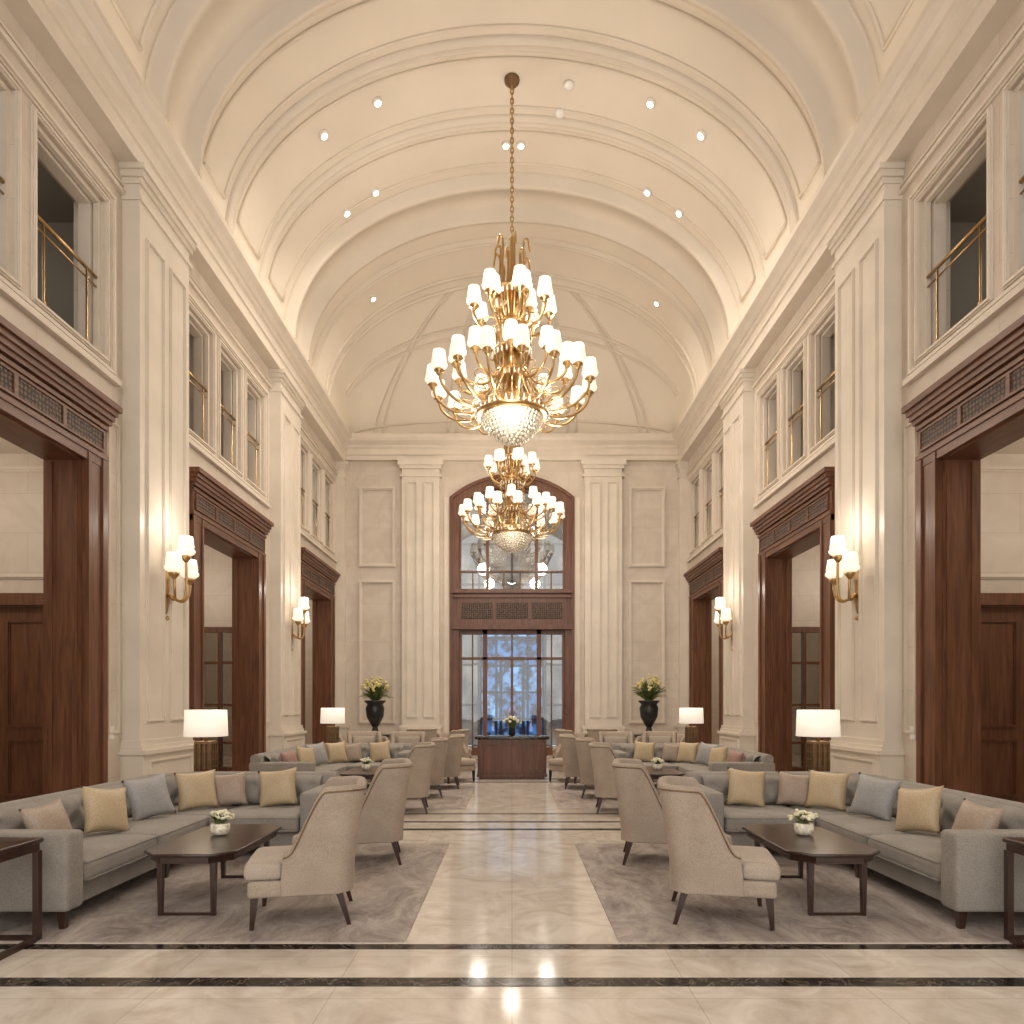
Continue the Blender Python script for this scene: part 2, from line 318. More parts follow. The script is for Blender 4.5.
for s,sn in ((-1,'left'),(1,'right')):
    mp=lambda u,v,n,s=s:(s*(W-n),u,v)
    holes=[]
    for c in CT:
        holes.append((c-1.34,c+1.34,0,4.8))
        for a,b in wins(c): holes.append((a,b,WZ0,WZ1))
    mb=MB(); holes_wall(mb,mp,Y0,D,0,ZS,holes,-TH,0)
    o=obj(mb,f'wall_{sn}',M['wall']); tag(o,'cream limestone hall side wall with tall openings','wall','structure')
    mb=MB()
    for c in CT:
        mb.mould(mp,c-1.98,c+1.98,WZ0-.2,WZ1+.2,0,.1,.06)
        for a,b in wins(c):
            mb.mould(mp,a-.07,b+.07,WZ0-.07,WZ1+.07,0,.07,.045)
            mb.frame(mp,a,b,WZ0,WZ1,.06,-.12,-.05); mb.frame(mp,a,b,WZ0,WZ1,.1,-.3,-.14)
        mb.mbox(mp,c-2.05,c+2.05,WZ0-.28,WZ0-.2,0,.08)
        mb.mbox(mp,c-2.19,c+2.19,8.78,8.84,0,.05); mb.mbox(mp,c-2.19,c+2.19,8.9,8.93,0,.03)
        for q in (-1,1):
            mb.mould(mp,min(c+q*1.82,c+q*2.1),max(c+q*1.82,c+q*2.1),1.2,5.5,0,.05,.03)
    trim(mb,M['trim'],'cream stone window surrounds and wall panel mouldings')
    mb=MB()
    edges=[Y0]
    for c in CT: edges+=[c-1.7,c+1.7]
    edges.append(D)
    for i in range(0,len(edges),2):
        mb.mbox(mp,edges[i],edges[i+1],0,.3,0,.05); mb.mbox(mp,edges[i],edges[i+1],.3,.36,0,.03)
    o=obj(mb,f'baseboard_{sn}',M['trim']); tag(o,'cream stone skirting along the side wall','baseboard','structure')
    prof=[(0,9.2),(.27,9.2),(.27,9.42),(.30,9.44),(.30,9.62),(.345,9.66),(.345,9.74),(.38,9.76),(.43,9.84),(.5,9.9),(.52,9.92),(.52,10.02),(.5,10.05),(0,10.05)]
    mb=MB(); mb.prism([(s*(W-u),z) for u,z in prof],'y',Y0,D); trim(mb,M['trim'],'deep cream cornice running along the hall')
    mb=MB(); mb.box(min(s*5.04,s*5.09),max(s*5.04,s*5.09),Y0,D-.6,10.055,10.07); trim(mb,M['strip'],'warm cove light strip on the cornice ledge')
    for k in range(-1,3):
        y0=9.63+BAY*k; y1=y0+1.47
        if k==2: y0=21.36; y1=21.6
        mb=MB(); mb.mbox(mp,y0,y1,0,9.2,0,.25)
        yb=min(y1+.07,D)
        mb.mbox(mp,y0-.07,yb,0,.18,0,.36); mb.mbox(mp,y0-.05,yb,.18,.9,0,.33); mb.mbox(mp,y0-.09,yb,.9,.96,0,.38); mb.mbox(mp,y0-.05,yb,.96,1.02,0,.31); mb.mbox(mp,y0-.03,yb,1.02,1.1,0,.28)
        mb.mbox(mp,y0-.02,yb,8.72,8.78,0,.28); mb.mbox(mp,y0-.02,yb,8.95,9.03,0,.28); mb.mbox(mp,y0-.05,yb,9.03,9.12,0,.32); mb.mbox(mp,y0-.08,yb,9.12,9.2,0,.36)
        if k<2:
            mb.mould(mp,y0+.16,y0+.66,1.35,8.3,.25,.05,.035); mb.mould(mp,y0+.83,y1-.14,1.35,8.3,.25,.05,.035)
            mb.mould(mp,y0+.08,y1-.08,.26,.82,.33,.05,.03)
        trim(mb,M['pil'],'cream stone pilaster with panelled shaft and plinth')
    for i,c in enumerate(CT):
        mb=MB()
        for q in (-1,1):
            a,b=sorted((c+q*1.30,c+q*1.70)); mb.mbox(mp,a,b,0,4.85,-.0,.06)
            a2,b2=sorted((c+q*1.60,c+q*1.70)); mb.mbox(mp,a2,b2,0,4.85,.06,.09)
            a2,b2=sorted((c+q*1.30,c+q*1.36)); mb.mbox(mp,a2,b2,.3,4.85,.06,.085)
            a3,b3=sorted((c+q*1.28,c+q*1.72)); mb.mbox(mp,a3,b3,0,.28,.0,.11)
            a4,b4=sorted((c+q*1.27,c+q*1.34)); mb.mbox(mp,a4,b4,0,4.8,-TH-.06,.0)
            u=c+q*1.27
            mb.mbox(mp,min(u,u-q*.02),max(u,u-q*.02),.3,4.7,-TH,-TH+.06); mb.mbox(mp,min(u,u-q*.02),max(u,u-q*.02),.3,4.7,-.10,-.04)
            a5,b5=sorted((c+q*1.30,c+q*1.62)); mb.mbox(mp,a5,b5,0,4.85,-TH-.06,-TH)
        mb.m=1
        mb.mbox(mp,c-1.34,c+1.34,4.73,4.8,-TH-.06,0)
        mb.mbox(mp,c-1.7,c+1.7,4.75,5.45,0,.07); mb.mbox(mp,c-1.71,c+1.71,4.86,4.92,.07,.09)
        mb.mbox(mp,c-1.71,c+1.71,5.26,5.31,.07,.1); mb.mbox(mp,c-1.73,c+1.73,5.34,5.4,.07,.13)
        mb.mbox(mp,c-1.75,c+1.75,5.4,5.47,0,.16); mb.mbox(mp,c-1.77,c+1.77,5.47,5.54,0,.19); mb.mbox(mp,c-1.8,c+1.8,5.54,5.62,0,.23)
        mb.m=2
        for j in range(4):
            a=c-1.6+j*.81; mb.mbox(mp,a,a+.77,4.97,5.21,.07,.085)
        mb.m=1
        for j in range(4):
            a=c-1.6+j*.81; mb.frame(mp,a-.02,a+.79,4.95,5.23,.03,.07,.1)
        o=obj(mb,f'door_{i+1+(0 if s<0 else 3)}',[M['wood'],M['woodh'],M['fret']]); tag(o,'mahogany doorway surround with carved fretwork frieze','doorway','structure')
    mb=MB(); mb.mbox(mp,4,D+.5,0,5.4,-4.6,-4.4); 
    o=obj(mb,f'wall_{sn}_lounge',M['wall']); tag(o,'cream wall of the side lounge','wall','structure')
    mb=MB(); mb.mbox(mp,4,D+.5,5.4,5.5,-4.6,-TH)
    o=obj(mb,f'ceiling_{sn}_lounge',M['ceil']); tag(o,'flat cream ceiling of the side lounge','ceiling','structure')
    mp2=lambda u,v,n,s=s:(s*u,n,v)
    for j,yc in enumerate((4.5,10.4,16.3,D+.4)):
        h=[(6.9,8.7,0,3.1)] if j==1 else ([(6.45,8.5,.0,3.45)] if j==2 else [])
        mb=MB(); holes_wall(mb,mp2,W+TH,9.9,0,5.4,h,yc-.08,yc+.08)
        o=obj(mb,f'wall_{sn}_partition_{j+1}',M['wall']); tag(o,'cream partition wall in the side lounge','wall','structure')
        mb=MB()
        mpb=lambda u,v,n,yc=yc,s=s:(s*u,yc-.08-n,v)
        if j==1:
            mb.mould(mpb,6.15,9.7,3.5,5.2,0,.08,.05); trim(mb,M['trim'],'cream panel moulding above the lounge door')
            mb=MB(); mb.mbox(mpb,6.75,6.95,0,3.1,-.02,.06); mb.mbox(mpb,8.65,8.85,0,3.1,-.02,.06); mb.mbox(mpb,6.7,8.9,3.1,3.28,-.02,.08)
            for a,b in ((6.95,7.8),(7.8,8.65)):
                mb.mbox(mpb,a,b,0,3.1,-.12,-.06)
                for z0,z1 in ((.2,1.1),(1.25,2.9)): mb.mould(mpb,a+.12,b-.12,z0,z1,-.06,.06,.04)
            o=obj(mb,'door_%d'%(9 if s<0 else 10),M['wood']); tag(o,'closed mahogany double door with raised panels','door','structure')
        if j==2:
            mb=MB(); mb.frame(mpb,6.45,8.5,0,3.45,.12,-.12,.05)
            for u in (6.95,7.45,7.95): mb.mbox(mpb,u-.035,u+.035,.1,3.35,-.1,.02)
            for z in (.7,1.6,2.6): mb.mbox(mpb,6.5,8.45,z-.03,z+.03,-.1,.01)
            mb.m=1; mb.mbox(mpb,6.5,8.45,.1,3.4,-.05,-.045)
            o=obj(mb,'window_%d'%(3 if s<0 else 4),[M['wood'],M['glassd']]); tag(o,'mahogany glazed screen in the side lounge','window','structure')
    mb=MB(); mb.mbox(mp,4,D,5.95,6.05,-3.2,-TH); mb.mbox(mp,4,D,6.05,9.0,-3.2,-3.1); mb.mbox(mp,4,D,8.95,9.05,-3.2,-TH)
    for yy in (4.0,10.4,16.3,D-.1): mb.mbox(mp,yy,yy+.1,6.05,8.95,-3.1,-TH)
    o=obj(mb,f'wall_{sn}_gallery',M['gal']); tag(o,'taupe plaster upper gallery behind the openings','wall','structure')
    for c in CT:
        for a,b in wins(c):
            e=empty('gallery_railing',(s*(W+.08),(a+b)/2,WZ0+.06),'brass guard railing across the upper gallery opening','railing','brass gallery railings')
            hw=(b-a)/2-.01
            rail=MB(); rail.tube([(0,-hw,.98),(0,hw,.98)],.024,8); rail.tube([(0,-hw,.85),(0,hw,.85)],.012,8); obj(rail,'rail',M['brass'],e)
            pm=MB(); pm.lathe([(.03,0),(.03,.03),(.014,.05),(.014,.97)],seg=8); me=pm.mesh('post',[M['brass']])
            for yy in (-hw*.62,hw*.62): link(me,'post',e,(0,yy,0))
        light('POINT',(s*7.6,c+1.0,8.3),26,size=.12)  # added fill without a fixture, brightens the upper gallery
        light('POINT',(s*8.0,c+.6,4.7),90,size=.2)  # added fill without a fixture, brightens the side lounge

# ------------------------------------------------------------ back wall
mpw=lambda u,v,n:(u,D-n,v)
HW=1.97; ZA=8.88; ZSP=8.15
mb=MB(); holes_wall(mb,mpw,-W-.5,W+.5,0,ZS,[(-HW,HW,0,ZA)],-.5,0)
def archz(x,hw,za,rise):
    R=(hw*hw+rise*rise)/(2*rise); return za-R+math.sqrt(max(0,R*R-x*x))
for q in (-1,1):
    poly=[(q*HW,ZA),(q*HW,ZSP)]+[(q*HW*(1-i/16),archz(HW*(1-i/16),HW,ZA,ZA-ZSP)) for i in range(1,17)]
    mb.prism(poly,'y',D,D+.5)
o=obj(mb,'wall_back',M['wall']); tag(o,'cream limestone end wall with tall arched window','wall','structure')
mb=MB()
prof=[(0,9.3),(.16,9.3),(.16,9.42),(.2,9.46),(.2,9.62),(.25,9.68),(.25,9.74),(.38,9.84),(.42,9.92),(.42,10.02),(.40,10.05),(0,10.05)]
mb.prism([(D-u,z) for u,z in prof],'x',-W,W); trim(mb,M['trim'],'deep cream cornice across the end wall')
for q in (-1,1):
    m2=lambda u,v,n,q=q:(q*u,D-n,v)
    mb=MB(); mb.mbox(m2,2.28,3.45,0,9.3,0,.22)
    mb.mbox(m2,2.2,3.53,0,.2,0,.32); mb.mbox(m2,2.23,3.5,.2,.85,0,.29); mb.mbox(m2,2.2,3.53,.85,.95,0,.32)
    mb.mbox(m2,2.22,3.51,8.75,8.82,0,.26); mb.mbox(m2,2.22,3.51,9.0,9.1,0,.28); mb.mbox(m2,2.16,3.57,9.1,9.3,0,.32)
    mb.mould(m2,2.42,2.78,1.2,8.6,.22,.06,.05); mb.mould(m2,2.95,3.31,1.2,8.6,.22,.06,.05)
    trim(mb,M['pil'],'cream stone pilaster with panelled shaft beside the window')
    mb=MB()
    for z0,z1 in ((5.95,8.5),(1.0,5.55)): mb.mould(m2,3.68,4.85,z0,z1,0,.11,.09)
    mb.mbox(m2,1.97,2.14,0,8.15,0,.06)
    trim(mb,M['trim'],'cream panel mouldings on the end wall')
mb=MB()
for a,b in ((-W,-3.53),(3.53,W)): mb.mbox(mpw,a,b,0,.34,0,.06)
o=obj(mb,'baseboard_back',M['trim']); tag(o,'cream stone skirting along the end wall','baseboard','structure')
def archband(mb,hw1,za1,r1,hw0,za0,r0,zb,y0,y1,n=24):
    def outl(hw,za,r): 
        return [(-hw,zb)]+[(-hw+2*hw*i/n,archz(-hw+2*hw*i/n,hw,za,r)) for i in range(n+1)]+[(hw,zb)]
    A=outl(hw1,za1,r1);B=outl(hw0,za0,r0)
    mb.grid([[(x,y0,z) for x,z in A],[(x,y0,z) for x,z in B],[(x,y1,z) for x,z in B],[(x,y1,z) for x,z in A]],closed_r=True,smooth=False)
mb=MB()
archband(mb,1.97,8.88,.73,1.68,8.5,.62,4.05,D-.06,D+.4)
archband(mb,1.97,8.88,.73,1.88,8.78,.7,0,D-.12,D+.02)
archband(mb,1.74,8.57,.64,1.62,8.42,.6,5.1,D+.1,D+.3)
for q in (-1,1): mb.box(min(q*1.68,q*1.97),max(q*1.68,q*1.97),D-.06,D+.4,0,4.1)
mb.box(-1.7,1.7,D-.1,D+.4,4.05,5.2); mb.box(-1.9,1.9,D-.2,D,5.12,5.24); mb.box(-1.85,1.85,D-.16,D,4.98,5.06); mb.box(-1.9,1.9,D-.18,D,3.98,4.12)
for u in (-.78,.78): mb.box(u-.05,u+.05,D+.12,D+.28,5.2,8.4)
for u in (-1.25,-.26,.26,1.25): mb.box(u-.02,u+.02,D+.16,D+.24,5.2,5.85)
for z in (5.85,): mb.box(-1.68,1.68,D+.14,D+.26,z-.03,z+.03)
mb.m=1
for a,b in ((-1.6,-.62),(-.5,.5),(.62,1.6)): mb.box(a,b,D-.115,D-.1,4.32,4.82)
mb.m=2; mb.prism([(-1.66,5.2),(1.66,5.2)]+[(1.66-3.32*i/16,archz(1.66-3.32*i/16,1.68,8.5,.62)-.01) for i in range(17)],'y',D+.2,D+.205)
o=obj(mb,'window_1',[M['wood'],M['fret'],M['glass']]); tag(o,'tall arched window in mahogany frame with carved transom','window','structure')
mb=MB()
for u in (-1.66,1.66): mb.box(u-.06,u+.06,D+.12,D+.28,0,4)
for u in (-.86,.86): mb.box(u-.07,u+.07,D+.1,D+.28,0,4)
mb.box(-.04,.04,D+.12,D+.26,0,3.1)
mb.box(-1.7,1.7,D+.1,D+.28,3.85,4.02); mb.box(-1.7,1.7,D+.1,D+.26,3.04,3.12)
for u in (-1.26,1.26,0): mb.box(u-.022,u+.022,D+.16,D+.24,3.1,3.9)
for u in (-1.26,1.26): mb.box(u-.022,u+.022,D+.16,D+.24,0,3.1)
mb.box(-1.7,1.7,D+.15,D+.24,.0,.25)
mb.m=1; mb.box(-1.66,1.66,D+.2,D+.205,0,3.9)
mb.m=2
for u in (-.12,.12): mb.tube([(u,D+.06,.9),(u,D+.06,1.5)],.02,8)
o=obj(mb,'door_7',[M['wood'],M['glassl'],M['brass']]); tag(o,'glazed mahogany entrance doors with brass pulls','door','structure')
mb=MB(); mb.box(-1.25,1.25,27,27.2,0,4.9); mb.m=1; mb.box(-7,7,27.2,27.4,0,12)
mb.m=1
for x in (-1.4,1.4): mb.box(x-.14,x+.14,26.7,27.2,0,5.1)
mb.m=2; mb.box(-.5,-.38,26.9,27,0,3.4); mb.box(.38,.5,26.9,27,0,3.4); mb.box(-.5,.5,26.9,27,3.3,3.5); mb.box(-1.25,1.25,26.9,27,4.2,4.3)
o=obj(mb,'facade',[M['facb'],M['facg'],M['urn']]); tag(o,'building frontage across the street lit blue at dusk, beige glow painted in','building','structure')

# ------------------------------------------------------------ floor
mb=MB(); mb.box(-10.5,10.5,Y0,27,-.1,0); o=obj(mb,'floor',M['floor']); tag(o,'polished cream marble tile floor','floor','structure')
for y0,y1 in ((3.88,4.0),(4.47,4.56),(8.72,8.83),(9.3,9.38),(10.0,10.06),(14.1,14.2),(14.7,14.8),(17.5,17.6)):
    mb=MB(); mb.box(-W+.02,W-.02,y0,y1,0,.003); trim(mb,M['dm'],'black marble inlay band across the floor')
# ------------------------------------------------------------ vault
A=5.2;B=3.65;YD=18.2;YE=D-.02
def vp(th,y,off=0.): return ((A-off)*math.cos(th),y,ZS+(B-off)*math.sin(th))
def dp(th,ph,off=0.): return ((A-off)*math.cos(th),YD+(YE-YD-off)*math.sin(ph),ZS+(B-off)*math.sin(th)*math.cos(ph))
NT=72
mb=MB(); mb.grid([[vp(pi*i/NT,y) for i in range(NT+1)] for y in (Y0,0,4,8,12,16,YD)])
mb.grid([[dp(pi*i/NT,pi/2*j/20) for i in range(NT+1)] for j in range(21)])
for s in (-1,1): mb.box(min(s*5.18,s*6),max(s*5.18,s*6),Y0,D,ZS+.0,ZS+.12)
o=obj(mb,'ceiling',M['ceil']); tag(o,'cream plaster barrel vaulted ceiling with rounded end','ceiling','structure')
def rib(prof,label,y,k=1.):
    mb=MB()
    for (a,oa),(b,ob) in zip(prof[:-1],prof[1:]):
        mb.grid([[vp(pi*i/NT,y+dy,off*k) for i in range(NT+1)] for dy,off in ((a,oa),(b,ob))],smooth=True)
    me=trim(mb,M['ceiltrim'],label)
wide=[(0,0),(0,.06),(.05,.06),(.05,.12),(.12,.12),(.12,.18),(.26,.2),(.26,.14),(.32,.14),(.32,.10),(.40,.10),(.40,.06),(1.07,.06),(1.07,.10),(1.15,.10),(1.15,.14),(1.21,.14),(1.21,.2),(1.35,.18),(1.35,.12),(1.42,.12),(1.42,.06),(1.47,.06),(1.47,0)]
thin=[(-.13,0),(-.13,.05),(-.08,.05),(-.06,.085),(-.025,.085),(0,.03),(.025,.03),(.05,.085),(.08,.085),(.1,.05),(.13,.05),(.13,0)]
for k in (-2,-1,0,1): rib(wide,'wide moulded plaster rib across the vault',9.63+BAY*k,1.15)
for y in (0.7,2.2,6.6,8.1,12.45,14.1,17.75): rib(thin,'slim double plaster moulding across the vault',y,1.15)
def panel(y0,y1):
    mb=MB(); t0=.16; t1=pi-.16; N=60
    for y in (y0,y1): mb.tube([vp(t0+(t1-t0)*i/N,y,.01) for i in range(N+1)],.034,5)
    for t in (t0,t1): mb.tube([vp(t,y0,.01),vp(t,y1,.01)],.034,5)
    trim(mb,M['ceiltrim'],'raised plaster panel moulding on the vault')
for y0,y1 in ((11.35,12.15),(12.75,13.8),(14.4,15.25),(5.5,6.3),(6.9,7.85),(8.4,9.4)): panel(y0,y1)
mb=MB()
for ph in (.22,.32): mb.tube([dp(pi*i/60,ph,.01) for i in range(61)],.06,5)
for ph in (.66,.74): mb.tube([dp(.3+(pi-.6)*i/60,ph,.01) for i in range(61)],.045,5)
for x0 in (-4.2,-1.9,1.9,4.2):
    for dx in (-.13,.13):
        pts=[]
        for i in range(21):
            q=.204+.776*i/20; ph=q*pi/2; x=(x0+dx)*math.sin(ph)**.8; pts.append(dp(math.acos(x/A),ph,.01))
        mb.tube(pts,.045,5)
mb.tube([dp(.18+(pi-.36)*i/60,1.42,.01) for i in range(61)],.04,5)
trim(mb,M['ceiltrim'],'radiating plaster mouldings on the rounded vault end')

def hitv(px,py):
    dx=(px-512)/683; dz=(705-py)/683
    lo,hi=0.1,40.
    def f(d): return (dx*d/A)**2+((1.6+dz*d-ZS)/B)**2-1 if 1.6+dz*d>ZS else -1
    for _ in range(60):
        m=(lo+hi)/2
        if f(m)<0: lo=m
        else: hi=m
    return dx*lo,lo,1.6+dz*lo
dm=MB(); dm.lathe([(.06,-.03),(.09,-.035),(.1,-.02),(.1,.03)],seg=16); ring=dm.mesh('trim_ring',[M['white']])
dm=MB(); dm.lathe([(.058,-.036),(.058,-.03)],seg=16); lens=dm.mesh('lens',[M['dl']])
for px,py in ((377,101),(651,102),(323,134),(702,134),(375,191),(648,191),(346,212),(680,212),(506,144),(521,144),(378,314),(653,315)):
    x,y,z=hitv(px,py)
    if y>YD: y=YD+.2
    n=Vector((x/A**2,0,(z-ZS)/B**2)).normalized()
    e=empty('ceiling_downlight',(x*.997,y,z-.02),'small round recessed ceiling downlight, switched on','light','vault downlights')
    e.rotation_euler=(0,math.atan2(n.x,n.z),0)
    link(ring,'trim_ring',e); link(lens,'lens',e)
    light('SPOT',(x*.985,y,z-.2),230,size=.15,spot=2.0)
sm=MB(); sm.lathe([(.0,-.06),(.06,-.06),(.1,-.04),(.11,0)],seg=16)
for px,py in ((560,112),(569,84)):
    x,y,z=hitv(px,py); o=obj(sm,'smoke_detector',M['white'],loc=(x,y,z-.005)); tag(o,'round white smoke detector on the vault','detector',None,'smoke detectors')

# ------------------------------------------------------------ chandelier
def smooth_path(P,n=5):
    out=[];P=[Vector(p) for p in P]
    for i in range(len(P)-1):
        p0=P[max(i-1,0)];p1=P[i];p2=P[i+1];p3=P[min(i+2,len(P)-1)]
        for j in range(n):
            t=j/n; out.append(.5*((2*p1)+(p2-p0)*t+(2*p0-5*p1+4*p2-p3)*t*t+(3*p1-p0-3*p2+p3)*t**3))
    out.append(P[-1]); return out
def shade_mesh(k=1.,h=.32):
    m=MB(); m.lathe([(.05*k,0),(.10*k,.02*k),(.14*k,.055*k),(.145*k,.09*k),(.115*k,.135*k),(.13*k,.145*k),(.105*k,h*k),(.095*k,h*k)],seg=16); return m.mesh('lamp_shade',[M['shade']])
SH=shade_mesh(1.05)
def arm_mesh(pts,r=.026):
    m=MB(); p=smooth_path([(q[0],0,q[1]) for q in pts]); m.tube(p,r,6); x,z=pts[-1]
    m.lathe([(.02,-.10),(.055,-.07),(.03,-.04),(.10,-.015),(.08,.015)],c=(x,0,z),seg=12)
    mx,mz=pts[1]; m.tube(smooth_path([(mx+.25*math.cos(t)*(1-t/9),0,mz+.17+.12*math.sin(t)*(1-t/9)) for t in (-1.4,-.4,.6,1.6,2.6,3.6,4.6)],3),.012,5)
    return m.mesh('arm',[M['brass']])
def chandelier(loc,chain_len,label):
    e=empty('chandelier',loc,label,'chandelier','hall chandeliers')
    m=MB(); m.lathe([(.0,-.03),(.04,.02),(.14,.05),(.3,.12),(.44,.24),(.53,.38),(.57,.55)],seg=32)
    pr=[(.06,0.),(.14,.03),(.22,.06),(.3,.1),(.37,.15),(.43,.2),(.48,.26),(.52,.32),(.555,.385),(.58,.45)]
    for r,z in pr:
        n=max(6,int(2*pi*r/.085))
        for i in range(n):
            a=2*pi*(i+.5*(int(r*100)%2))/n; m.lathe([(0,-.042),(.03,-.012),(.034,.012),(0,.042)],c=(r*math.cos(a),r*math.sin(a),z),seg=5,smooth=False)
    obj(m,'crystal_bowl',M['crystal'],e)
    m=MB(); m.lathe([(.58,.5),(.66,.5),(.70,.56),(.66,.6),(.68,.68),(.63,.72),(.58,.70),(.3,.78),(.12,.8)],seg=40)
    for i in range(32):
        a=2*pi*i/32; m.lathe([(.0,-.05),(.035,0),(.0,.05)],c=(.69*math.cos(a),.69*math.sin(a),.6),seg=6)
    obj(m,'rim',M['brass'],e)
    m=MB(); m.lathe([(.12,.75),(.24,.9),(.12,1.05),(.1,1.3),(.2,1.45),(.24,1.6),(.12,1.75),(.09,2.0),(.2,2.15),(.24,2.3),(.15,2.4),(.12,3.0),(.06,3.3),(.04,3.9),(.06,3.95),(.02,4.02)],seg=16)
    obj(m,'stem',M['brass'],e)
    m=MB()
    for i in range(12):
        a=2*pi*i/12; ca,sa=math.cos(a),math.sin(a)
        m.tube([(r.x*ca,r.x*sa,r.z) for r in smooth_path([(.12,0,2.35),(.34,0,2.15),(.36,0,1.75),(.3,0,1.35),(.44,0,.98),(.62,0,.70)],4)],.019,5)
    for z,r in ((1.35,.31),(2.15,.35),(1.75,.37)): m.lathe([(r-.02,z-.02),(r+.02,z-.02),(r+.02,z+.02),(r-.02,z+.02)],seg=24)
    obj(m,'basket',M['brass'],e)
    m=MB()
    for i in range(12):
        a=2*pi*i/12+.2; ca,sa=math.cos(a),math.sin(a); top=3.88 if i%2 else 3.6
        m.tube([(r.x*ca,r.x*sa,r.z) for r in smooth_path([(.16,0,2.35),(.27,0,2.8),(.23,0,top-.15),(.27,0,top),(.33,0,top-.03),(.36,0,top-.25)],4)],.022,5)
    m.lathe([(.2,2.9),(.29,2.92),(.29,2.98),(.2,3.0)],seg=20)
    obj(m,'crown',M['brass'],e)
    m=MB()
    for z,r,n in ((1.35,.31,22),(2.15,.36,24),(2.92,.29,20),(1.75,.38,24),(.66,.72,40)):
        for i in range(n):
            a=2*pi*i/n; m.lathe([(.0,-.14),(.026,-.1),(.008,0)],c=(r*math.cos(a),r*math.sin(a),z),seg=6)
    c=obj(m,'crystal_drops',M['crystal'],e); c['kind']='stuff'
    tiers=[(16,.11,[(.62,.62),(.88,.54),(1.2,.6),(1.46,.82),(1.52,1.06)]),(10,.3,[(.3,1.35),(.5,1.1),(.78,1.06),(1.04,1.18),(1.10,1.38)]),
           (8,.2,[(.2,2.3),(.38,2.12),(.6,2.2),(.74,2.42),(.74,2.58)]),(4,.6,[(.2,2.6),(.3,2.45),(.4,2.5),(.42,2.74)])]
    for n,a0,pts in tiers:
        am=arm_mesh(pts)
        for i in range(n):
            a=a0+2*pi*i/n; link(am,'arm',e,(0,0,0),(0,0,a))
            x,z=pts[-1]; link(SH,'lamp_shade',e,(x*math.cos(a),x*math.sin(a),z+.01))
    m=MB(); z=4.0; k=0
    while z<chain_len-.1:
        pts=[]
        for i in range(10):
            t=2*pi*i/10; u=.03*math.cos(t); v=.065*math.sin(t); pts.append((u,0,z+.05+v) if k%2 else (0,u,z+.05+v))
        m.tube(pts,.013,5,closed=True); z+=.095;k+=1
    obj(m,'chain',M['brass'],e)
    m=MB(); m.lathe([(.02,-.16),(.06,-.13),(.1,-.08),(.14,-.05),(.15,.0)],c=(0,0,chain_len),seg=20); obj(m,'canopy',M['bronze'],e)
    return e
c1=chandelier((0,13.2,6.66),13.69-6.66,'grand brass chandelier with lit white shades and crystal bowl')
c2=chandelier((0,19.4,5.95),(ZS+B*math.cos(math.asin((19.4-YD)/(YE-YD)))-5.95)/.914,'smaller tiered brass chandelier with lit white shades')
c2.scale=(.914,)*3
for y,z,p in ((13.2,6.3,400),(13.2,8.6,240),(19.4,5.7,110),(19.4,7.8,90)):
    for a in range(3):
        light('POINT',(1.15*math.cos(a*2.1+.5),y+1.15*math.sin(a*2.1+.5),z+.6),p/3,size=.22)

# ------------------------------------------------------------ sconces
SM=shade_mesh(.92)
def sconce(s,y):
    e=empty('wall_sconce',(s*(W-.25),y,3.0),'brass three-arm wall sconce with lit white shades','sconce','pilaster sconces')
    e.rotation_euler=(0,0,pi/2 if s>0 else -pi/2)
    m=MB(); m.lathe([(.0,-.03),(.03,0),(.05,.05),(.09,.2),(.11,.4),(.07,.55),(.09,.65),(.05,.78),(.0,.85)],seg=16,sy=.35); m.lathe([(0,-.12),(.03,-.09),(0,-.03)],c=(0,.02,0),seg=8); obj(m,'backplate',M['brass'],e)
    for x,d,zt in ((-.25,.24,.55),(.25,.24,.55),(0,.3,.85)):
        am=MB(); am.tube(smooth_path([(0,.02,.3),(x*.4,d*.7,.18),(x*.9,d,.3),(x,d,zt)],5),.02,6); am.lathe([(.02,-.09),(.07,-.02),(.08,.01)],c=(x,d,zt),seg=12)
        obj(am,'arm',M['brass'],e); link(SM,'lamp_shade',e,(x,d,zt+.01))
    light('POINT',(s*(W-.25-.42),y,4.35),16,size=.12)
for s in (-1,1):
    for k in (0,1): sconce(s,10.365+BAY*k)

# ------------------------------------------------------------ rugs
RZ=.008
for s in (-1,1):
    for y in (0,BAY):
        m=MB(); m.box(.72-2.5,4.25-2.5,4.6-6.2,7.85-6.2,0,RZ); o=obj(m,'rug',M['rug'],loc=(s*2.5,6.2+y,0),flip=s<0); tag(o,'mottled grey-beige wool rug under a seating group','rug',None,'seating group rugs')

